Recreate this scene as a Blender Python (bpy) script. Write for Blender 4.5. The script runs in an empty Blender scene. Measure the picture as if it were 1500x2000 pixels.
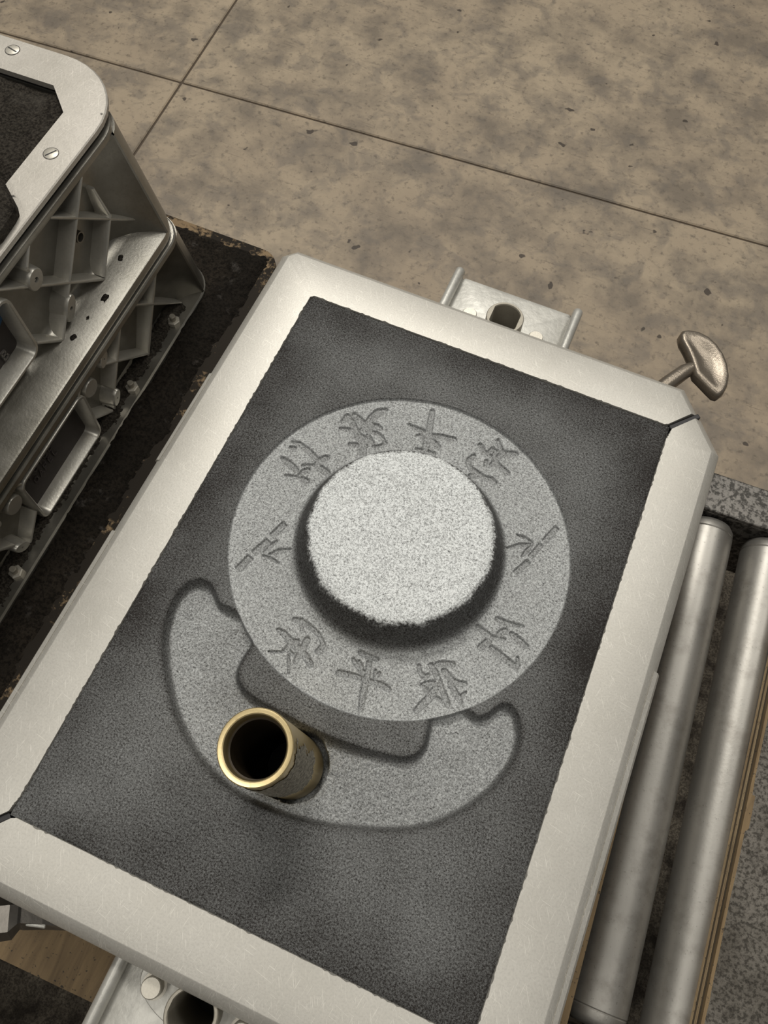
import bpy, bmesh, math, random
import numpy as np
from mathutils import Vector, Matrix
random.seed(7); rng = np.random.default_rng(7)
S = bpy.context.scene
COL = S.collection

# ------------------------------------------------------------------ camera
cam_d = bpy.data.cameras.new('camera'); cam = bpy.data.objects.new('camera', cam_d); COL.objects.link(cam)
cam_d.sensor_fit = 'HORIZONTAL'; cam_d.sensor_width = 36.0; cam_d.lens = 36.0 * 1544.66 / 1500.0
cam_d.clip_start = 0.02; cam_d.clip_end = 60
_r = Vector((0.91934997, 0.39271975, 0.02380817)); _d = Vector((0.36889315, -0.83937015, -0.39921873))
_f = Vector((-0.13679721, 0.3758044, -0.91654655))
_m = Matrix((( _r.x, -_d.x, -_f.x), (_r.y, -_d.y, -_f.y), (_r.z, -_d.z, -_f.z))).to_4x4()
_m.translation = Vector((0.05754929, -0.15367836, 0.52717533))
cam.matrix_world = _m
S.camera = cam

# ------------------------------------------------------------------ world, lamps, exposure
W = bpy.data.worlds.new('world'); S.world = W; W.use_nodes = True
bg = W.node_tree.nodes['Background']; bg.inputs[0].default_value = (1.0, 0.965, 0.90, 1); bg.inputs[1].default_value = 0.15
def area(name, loc, target, sx, sy, power, col=(1.0, 0.965, 0.89)):
    d = bpy.data.lights.new(name, 'AREA'); d.shape = 'RECTANGLE'; d.size = sx; d.size_y = sy; d.energy = power; d.color = col
    o = bpy.data.objects.new(name, d); COL.objects.link(o); o.location = loc
    o.rotation_euler = (Vector(target) - Vector(loc)).to_track_quat('-Z', 'Y').to_euler()
    return o
area('ceiling_lamp_far_left', (-1.3, 2.3, 3.6), (0.0, 0.3, -0.3), 1.5, 0.6, 104)
area('ceiling_lamp_far_right', (1.2, 2.1, 3.6), (0.0, 0.3, -0.3), 1.5, 0.6, 38)
area('ceiling_lamp_near_left', (-1.3, -1.3, 3.6), (0.0, 0.0, -0.3), 1.5, 0.6, 30)
area('ceiling_lamp_near_right', (1.2, -1.3, 3.6), (0.0, 0.0, -0.3), 1.5, 0.6, 18)
S.view_settings.view_transform = 'Standard'; S.view_settings.look = 'None'
S.view_settings.gamma = 1.0; S.view_settings.use_curve_mapping = False
S.view_settings.exposure = 0.0

# ------------------------------------------------------------------ material helpers
class NT:
    def __init__(s, name):
        s.m = bpy.data.materials.new(name); s.m.use_nodes = True
        s.t = s.m.node_tree; s.b = s.t.nodes['Principled BSDF']
    def n(s, typ, **kw):
        nd = s.t.nodes.new(typ)
        for k, v in kw.items():
            if k.startswith('i_'):
                key = k[2:]
                key = int(key) if key.isdigit() else key.replace('_', ' ')
                s.set(nd.inputs[key], v)
            else: setattr(nd, k, v)
        return nd
    def set(s, sock, v):
        if hasattr(v, 'is_linked') or isinstance(v, bpy.types.NodeSocket): s.t.links.new(v, sock)
        elif isinstance(v, tuple) and len(v) == 3 and sock.type == 'RGBA': sock.default_value = (*v, 1)
        else: sock.default_value = v
    def coord(s, scale=None, rot=None):
        c = s.n('ShaderNodeTexCoord').outputs['Object']
        if scale is None and rot is None: return c
        mp = s.n('ShaderNodeMapping'); s.t.links.new(c, mp.inputs[0])
        if scale: mp.inputs['Scale'].default_value = scale
        if rot: mp.inputs['Rotation'].default_value = rot
        return mp.outputs[0]
    def noise(s, scale, detail=3, rough=0.55, vec=None, dist=0.0):
        return s.n('ShaderNodeTexNoise', i_Vector=vec if vec is not None else s.coord(), i_Scale=scale, i_Detail=detail, i_Roughness=rough, i_Distortion=dist).outputs[0]
    def ramp(s, fac, stops, interp='LINEAR'):
        r = s.n('ShaderNodeValToRGB', i_0=fac); r.color_ramp.interpolation = interp; e = r.color_ramp.elements
        while len(e) < len(stops): e.new(0.5)
        for k, (p, c) in enumerate(stops):
            e[k].position = p; e[k].color = (*c, 1) if isinstance(c, tuple) else (c, c, c, 1)
        return r.outputs[0]
    def math(s, op, a, b=0.0, c=None, clamp=False):
        m = s.n('ShaderNodeMath', operation=op, use_clamp=clamp); s.set(m.inputs[0], a); s.set(m.inputs[1], b)
        if c is not None: s.set(m.inputs[2], c)
        return m.outputs[0]
    def mix(s, fac, a, b, mode='MIX'):
        m = s.n('ShaderNodeMix', data_type='RGBA', blend_type=mode)
        s.set(m.inputs[0], fac); s.set(m.inputs[6], a); s.set(m.inputs[7], b); return m.outputs[2]
    def bump(s, h, strength, dist):
        b = s.n('ShaderNodeBump', i_Strength=strength, i_Distance=dist, i_Height=h); s.t.links.new(b.outputs[0], s.b.inputs['Normal'])
    def out(s, col=None, rough=None, metal=None, spec=None):
        if col is not None: s.set(s.b.inputs['Base Color'], col)
        if rough is not None: s.set(s.b.inputs['Roughness'], rough)
        if metal is not None: s.set(s.b.inputs['Metallic'], metal)
        if spec is not None: s.set(s.b.inputs['Specular IOR Level'], spec)
        return s.m

def scratches(t, scale, amount, seed_rot, stretch=22):
    mp = t.n('ShaderNodeMapping', i_Vector=t.coord(rot=(0, 0, seed_rot))); mp.inputs['Scale'].default_value = (1, stretch, 1)
    n = t.noise(scale, 1.0, 0.4, mp.outputs[0])
    return t.ramp(n, [(amount, 0.0), (amount + 0.035, 1.0)])

def metal_mat(name, base, dark, rough, metal, spot=0.0, scr=True, speck_scale=700, bump=0.15, bd=0.0006, mott=0.35):
    t = NT(name)
    n1 = t.noise(14, 4, 0.6); n2 = t.noise(speck_scale, 3, 0.6)
    c = t.mix(t.ramp(n1, [(0.3, 0.0), (0.72, 1.0)]), dark, base)
    c = t.mix(t.ramp(n2, [(0.30, mott), (0.55, 0.0)]), c, tuple(v * 0.62 for v in base))
    if scr:
        s1 = scratches(t, 75, 0.68, 1.05, 24); s2 = scratches(t, 90, 0.69, 1.75, 26); s3 = scratches(t, 60, 0.71, 0.2, 26)
        sc = t.math('MAXIMUM', t.math('MAXIMUM', s1, s2), s3)
        c = t.mix(t.math('MULTIPLY', sc, 0.45), c, tuple(min(1, v * 1.45) for v in base))
    if spot:
        sp = t.noise(60, 2, 0.5)
        c = t.mix(t.ramp(sp, [(spot, 0.0), (spot + 0.02, 0.9)]), c, (0.012, 0.011, 0.01))
    t.bump(t.math('ADD', t.math('MULTIPLY', n2, 0.7), t.math('MULTIPLY', n1, 0.6)), bump, bd)
    return t.out(c, t.math('ADD', t.math('MULTIPLY', n1, 0.18), rough - 0.09), metal)

M = {}
M['frame'] = metal_mat('brushed_cast_aluminium', (0.575, 0.555, 0.51), (0.495, 0.475, 0.43), 0.50, 0.45)
M['cast'] = metal_mat('dark_cast_aluminium', (0.35, 0.335, 0.30), (0.145, 0.137, 0.115), 0.33, 0.8, scr=False, speck_scale=420, bump=0.2)
M['castpale'] = metal_mat('pale_cast_aluminium', (0.58, 0.56, 0.51), (0.36, 0.345, 0.305), 0.34, 0.7, scr=False, speck_scale=420, bump=0.2)  # paler version of the cast metal for ribs, bosses and pocket rims
M['bracket'] = metal_mat('bright_cast_aluminium', (0.60, 0.59, 0.55), (0.44, 0.43, 0.395), 0.48, 0.5, scr=False, speck_scale=170, bump=0.5, bd=0.0009)
M['lip'] = metal_mat('scuffed_aluminium_plate', (0.53, 0.50, 0.455), (0.42, 0.395, 0.35), 0.46, 0.5, spot=0.735)
M['steel'] = metal_mat('worn_steel', (0.40, 0.37, 0.31), (0.26, 0.24, 0.20), 0.55, 0.6, scr=False)
M['bolt'] = metal_mat('dull_zinc', (0.62, 0.59, 0.52), (0.45, 0.42, 0.36), 0.45, 0.6, scr=False)

def roller_mat():
    t = NT('zinc_roller_tube')
    v = t.coord(scale=(1, 0.08, 1)); n = t.noise(120, 3, 0.6, v); n1 = t.noise(9, 4, 0.6); n2 = t.noise(420, 2, 0.6)
    c = t.mix(n1, (0.25, 0.24, 0.22), (0.48, 0.46, 0.425)); c = t.mix(t.math('MULTIPLY', n, 0.5), c, (0.24, 0.23, 0.21))
    c = t.mix(t.ramp(n2, [(0.66, 0.0), (0.7, 0.35)]), c, (0.12, 0.115, 0.105)); c = t.mix(t.ramp(t.noise(38, 5, 0.7), [(0.50, 0.0), (0.68, 0.55)]), c, (0.20, 0.185, 0.165))
    t.bump(n2, 0.12, 0.0004)
    return t.out(c, t.math('ADD', t.math('MULTIPLY', n1, 0.30), 0.30), 0.8)
M['roller'] = roller_mat()
def rail_mat():
    t = NT('grimy_steel_rail'); n = t.noise(240, 3, 0.65); n1 = t.noise(12, 3, 0.6)
    c = t.mix(t.ramp(n, [(0.42, 0.0), (0.56, 1.0)]), (0.035, 0.032, 0.028), t.mix(n1, (0.11, 0.103, 0.094), (0.21, 0.196, 0.18)))
    t.bump(n, 0.3, 0.0006); return t.out(c, 0.45, 0.55)
M['rail'] = rail_mat()
def sand_mat():
    t = NT('parting_dust_and_shade_on_black_sand')
    d = t.n('ShaderNodeAttribute', attribute_name='dust_shade').outputs['Fac']
    g = t.noise(780, 2.0, 0.75); g2 = t.noise(1700, 1.0, 0.7); l = t.noise(9, 4, 0.6); l2 = t.noise(45, 3, 0.6)
    gr = t.math('ADD', t.math('MULTIPLY', g, 0.6), t.math('MULTIPLY', g2, 0.4))
    contrast = t.math('MULTIPLY', t.math('SUBTRACT', gr, 0.5), 6.0)
    amp = t.math('ADD', t.math('MULTIPLY', d, 0.70), 0.062)
    f = t.math('ADD', d, t.math('MULTIPLY', contrast, amp))
    f = t.math('ADD', f, t.math('MULTIPLY', t.math('SUBTRACT', l, 0.5), 0.10)); f = t.math('ADD', f, t.math('MULTIPLY', t.math('SUBTRACT', l2, 0.5), 0.05), clamp=True)
    c = t.mix(f, (0.020, 0.0175, 0.016), (0.84, 0.865, 0.865))
    t.bump(gr, 0.55, 0.0007); return t.out(c, 0.9, 0.0, 0.2)
M['sand'] = sand_mat()
def plain_sand():
    t = NT('loose_black_sand'); g = t.noise(500, 3, 0.7); l = t.noise(30, 4, 0.6)
    c = t.mix(t.ramp(g, [(0.4, 0.0), (0.75, 1.0)]), (0.012, 0.010, 0.008), (0.065, 0.057, 0.046)); c = t.mix(t.ramp(l, [(0.55, 0), (0.75, 0.5)]), c, (0.11, 0.10, 0.085))
    t.bump(t.math('ADD', g, t.math('MULTIPLY', l, 2.0)), 0.8, 0.002); return t.out(c, 0.95, 0.0, 0.12)
M['blacksand'] = plain_sand()
def crust(name, dark, mid, pale, lo, hi):
    t = NT(name); l = t.noise(11, 5, 0.65, dist=0.4); g = t.noise(330, 3, 0.7); m = t.noise(40, 4, 0.65)
    c = t.mix(t.ramp(l, [(lo, 0.0), (hi, 1.0)]), dark, mid); c = t.mix(t.ramp(m, [(0.60, 0), (0.70, 0.6)]), c, pale)
    c = t.mix(t.ramp(g, [(0.40, 0.75), (0.55, 0.0)]), c, tuple(v * 0.3 for v in dark))
    t.bump(t.math('ADD', g, m), 0.9, 0.0018); return t.out(c, 0.95, 0.0, 0.12)
M['blackboard'] = crust('black_sand_caked_board', (0.014, 0.0115, 0.009), (0.030, 0.024, 0.018), (0.085, 0.077, 0.070), 0.5, 0.7)
def board_top():
    t = NT('sand_stained_board_top'); l = t.noise(16, 5, 0.65, dist=0.3); g = t.noise(260, 3, 0.7)
    f = t.math('ADD', l, t.math('MULTIPLY', t.math('SUBTRACT', g, 0.5), 0.35))
    c = t.mix(t.ramp(f, [(0.52, 0.0), (0.60, 1.0)]), (0.022, 0.018, 0.014), (0.24, 0.17, 0.10)); t.bump(g, 0.4, 0.0008); return t.out(c, 0.9, 0.0, 0.2)
M['boardtop'] = board_top()
M['greycrust'] = crust('grey_sand_crust', (0.09, 0.081, 0.068), (0.18, 0.165, 0.145), (0.035, 0.031, 0.026), 0.35, 0.6)
def wood(name, a, b, rot=0.0, scale=(14, 1.6, 14)):
    t = NT(name); v = t.coord(scale=scale, rot=(0, 0, rot)); n = t.noise(9, 4, 0.6, v, 0.6); f = t.noise(420, 2, 0.6); l = t.noise(20, 3, 0.6)
    c = t.mix(t.ramp(n, [(0.35, 0.0), (0.65, 1.0)]), a, b); c = t.mix(t.ramp(l, [(0.55, 0), (0.8, 0.6)]), c, (0.09, 0.06, 0.035))
    c = t.mix(t.ramp(f, [(0.28, 0.9), (0.36, 0.0)]), c, (0.012, 0.01, 0.008))
    t.bump(n, 0.25, 0.0008); return t.out(c, 0.7, 0.0)
M['wood'] = wood('stained_plywood', (0.13, 0.085, 0.040), (0.235, 0.16, 0.078), rot=1.5708)
M['ply_pale'] = wood('pale_veneer_edge', (0.36, 0.25, 0.14), (0.52, 0.40, 0.24))
M['ply_dark'] = wood('dark_veneer_edge', (0.075, 0.055, 0.032), (0.12, 0.09, 0.055))
def brass():
    t = NT('worn_brass'); n = t.noise(30, 4, 0.6); s = t.noise(300, 3, 0.6)
    c = t.mix(n, (0.66, 0.50, 0.24), (0.85, 0.71, 0.42)); c = t.mix(t.ramp(s, [(0.6, 0), (0.75, 0.5)]), c, (0.45, 0.33, 0.15))
    t.bump(s, 0.1, 0.0004); return t.out(c, 0.32, 0.9)
M['brass'] = brass()
def bronze():
    t = NT('rough_brown_casting'); n = t.noise(560, 3, 0.7); l = t.noise(60, 3, 0.6)
    c = t.mix(l, (0.20, 0.17, 0.135), (0.29, 0.25, 0.205)); t.bump(n, 0.4, 0.0006); return t.out(c, 0.34, 0.75)
M['bronze'] = bronze()
def simple(name, c, r, m=0.0):
    t = NT(name); n = t.noise(180, 3, 0.6); col = t.mix(n, tuple(v * 0.7 for v in c), tuple(min(1, v * 1.3) for v in c)); t.bump(n, 0.15, 0.0005); return t.out(col, r, m)
M['rubber_and_shade'] = simple('black_rubber_and_shade', (0.012, 0.011, 0.012), 0.5)
M['soot_shade'] = simple('sooty_shaded_brass', (0.030, 0.021, 0.011), 0.5, 0.5)
M['blue'] = simple('blue_paint', (0.02, 0.075, 0.16), 0.45)
M['grime'] = simple('dark_greasy_plate', (0.045, 0.038, 0.036), 0.5, 0.3)
M['latch'] = simple('oily_dark_steel', (0.10, 0.092, 0.082), 0.3, 0.8)
M['letter'] = simple('raised_casting', (0.22, 0.205, 0.19), 0.45, 0.6)
def letter_dark():
    return simple('raised_letter_casting', (0.085, 0.072, 0.07), 0.4, 0.4)
M['letterdark'] = letter_dark()
def concrete():
    t = NT('worn_concrete')
    l = t.noise(2.3, 6, 0.62, dist=0.3); m = t.noise(9, 5, 0.62); s = t.noise(70, 4, 0.65); f = t.noise(380, 3, 0.6)
    c = t.mix(t.ramp(l, [(0.30, 0.0), (0.68, 1.0)]), (0.310, 0.245, 0.176), (0.410, 0.333, 0.238))
    c = t.mix(t.ramp(m, [(0.42, 0.0), (0.66, 0.85)]), c, (0.165, 0.137, 0.107))
    c = t.mix(t.ramp(t.noise(17, 5, 0.6, dist=0.5), [(0.50, 0.0), (0.63, 0.5)]), c, (0.150, 0.130, 0.110))
    c = t.mix(t.ramp(s, [(0.30, 0.7), (0.46, 0.0)]), c, (0.115, 0.094, 0.072))
    c = t.mix(t.ramp(f, [(0.66, 0.0), (0.74, 0.5)]), c, (0.44, 0.385, 0.30))
    c = t.mix(t.ramp(t.noise(26, 2, 0.5), [(0.725, 0.0), (0.745, 0.9)]), c, (0.045, 0.034, 0.026))
    v = t.coord(scale=(1, 12, 1), rot=(0, 0, 0.7)); c = t.mix(t.ramp(t.noise(14, 3, 0.6, v), [(0.64, 0.0), (0.75, 0.5)]), c, (0.10, 0.082, 0.065))
    t.bump(t.math('ADD', s, t.math('MULTIPLY', m, 0.8)), 0.15, 0.002); return t.out(c, 0.62, 0.0)
M['concrete'] = concrete()
def shade_sand():
    t = NT('floor_shade_sand'); g = t.noise(300, 3, 0.7); m = t.noise(26, 5, 0.65)
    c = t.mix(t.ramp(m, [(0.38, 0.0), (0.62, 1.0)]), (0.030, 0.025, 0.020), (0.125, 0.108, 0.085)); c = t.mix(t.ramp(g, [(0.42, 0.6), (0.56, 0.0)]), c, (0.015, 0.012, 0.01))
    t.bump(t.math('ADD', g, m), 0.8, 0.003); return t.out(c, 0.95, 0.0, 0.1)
M['shade_sand'] = shade_sand()
M['joint'] = simple('dark_joint_filler', (0.085, 0.064, 0.046), 0.9)

# ------------------------------------------------------------------ mesh helpers
def link(name, me, mat, parent=None, smooth=False):
    if mat is not None and not me.materials: me.materials.append(M[mat] if isinstance(mat, str) else mat)
    o = bpy.data.objects.new(name, me); COL.objects.link(o)
    if parent is not None: o.parent = parent
    if smooth: me.polygons.foreach_set('use_smooth', [True] * len(me.polygons))
    return o
def from_bm(name, bm, mat, parent=None, smooth=False, auto=None):
    bmesh.ops.recalc_face_normals(bm, faces=bm.faces[:])
    if auto is not None:
        for e in bm.edges:
            e.smooth = (len(e.link_faces) == 2 and e.calc_face_angle(0) < auto)
        smooth = True
    me = bpy.data.meshes.new(name); bm.to_mesh(me); bm.free()
    return link(name, me, mat, parent, smooth)
def tag(o, label, cat, group=None, kind=None):
    o['label'] = label; o['category'] = cat
    if group: o['group'] = group
    if kind: o['kind'] = kind
    return o
def empty(name, loc=(0, 0, 0), rz=0.0):
    o = bpy.data.objects.new(name, None); COL.objects.link(o); o.location = loc; o.rotation_euler = (0, 0, rz); o.empty_display_size = 0.02; return o
def box(bm, x0, x1, y0, y1, z0, z1, bev=0.0, seg=2, mat=None):
    vs = [bm.verts.new(p) for p in ((x0, y0, z0), (x1, y0, z0), (x1, y1, z0), (x0, y1, z0), (x0, y0, z1), (x1, y0, z1), (x1, y1, z1), (x0, y1, z1))]
    if mat is not None:
        for v in vs: v.co = mat @ v.co
    fs = [bm.faces.new([vs[i] for i in q]) for q in ((0, 3, 2, 1), (4, 5, 6, 7), (0, 1, 5, 4), (1, 2, 6, 5), (2, 3, 7, 6), (3, 0, 4, 7))]
    if bev: 
        es = list({e for f in fs for e in f.edges}); bmesh.ops.bevel(bm, geom=es, offset=bev, segments=seg, profile=0.5, affect='EDGES')
def loft(bm, loops, closed=True, cap=True, ring=False):
    vl = [[bm.verts.new(p) for p in l] for l in loops]; n = len(loops[0])
    pairs = list(zip(vl, vl[1:])) + ([(vl[-1], vl[0])] if ring else [])
    for a, b in pairs:
        for i in range(n if closed else n - 1):
            j = (i + 1) % n; bm.faces.new((a[i], a[j], b[j], b[i]))
    if cap and not ring: bm.faces.new(vl[0][::-1]); bm.faces.new(vl[-1])
    return vl
def prism(bm, pts, z0, z1, ch=0.0):
    """extruded polygon with optional chamfered top edge; pts in xy CCW"""
    if ch:
        ins = inset_poly(pts, ch)
        loft(bm, [[(x, y, z0) for x, y in pts], [(x, y, z1 - ch) for x, y in pts], [(x, y, z1) for x, y in ins]])
    else: loft(bm, [[(x, y, z0) for x, y in pts], [(x, y, z1) for x, y in pts]])
def inset_poly(pts, d):
    n = len(pts); out = []
    for i in range(n):
        p0 = Vector(pts[i - 1]); p = Vector(pts[i]); p1 = Vector(pts[(i + 1) % n])
        a = (p - p0).normalized(); b = (p1 - p).normalized(); na = Vector((-a.y, a.x)); nb = Vector((-b.y, b.x))
        m = (na + nb); m = m / max(0.35, m.length_squared / 2) if m.length > 1e-6 else na
        out.append((p.x + m.x * d, p.y + m.y * d))
    return out
def lathe(bm, prof, n=40, close=False, mat=None):
    """prof list of (r,z)"""
    rings = []
    for r, z in prof:
        rings.append([bm.verts.new((r * math.cos(2 * math.pi * i / n), r * math.sin(2 * math.pi * i / n), z)) for i in range(n)] if r > 1e-9 else [bm.verts.new((0, 0, z))])
    if mat is not None:
        for R in rings:
            for v in R: v.co = mat @ v.co
    prs = list(zip(rings, rings[1:])) + ([(rings[-1], rings[0])] if close else [])
    for a, b in prs:
        for i in range(n):
            j = (i + 1) % n
            if len(a) == 1 and len(b) == 1: continue
            if len(a) == 1: bm.faces.new((a[0], b[j], b[i]))
            elif len(b) == 1: bm.faces.new((a[i], a[j], b[0]))
            else: bm.faces.new((a[i], a[j], b[j], b[i]))
def tube(bm, pts, r, n=8, cap=True):
    """round bar through 3D pts with radius list/number"""
    P = [Vector(p) for p in pts]; loops = []
    for i, p in enumerate(P):
        t = (P[min(i + 1, len(P) - 1)] - P[max(i - 1, 0)]).normalized()
        a = t.orthogonal().normalized() if i == 0 else (a - t * a.dot(t)).normalized()
        b = t.cross(a); rr = r[i] if isinstance(r, (list, tuple)) else r
        loops.append([p + (a * math.cos(2 * math.pi * k / n) + b * math.sin(2 * math.pi * k / n)) * rr for k in range(n)])
    loft(bm, loops, cap=cap)
def tree_copy(o, parent=None):
    c = o.copy(); COL.objects.link(c)
    if parent is not None: c.parent = parent
    for ch in list(o.children): tree_copy(ch, c)
    return c
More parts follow.
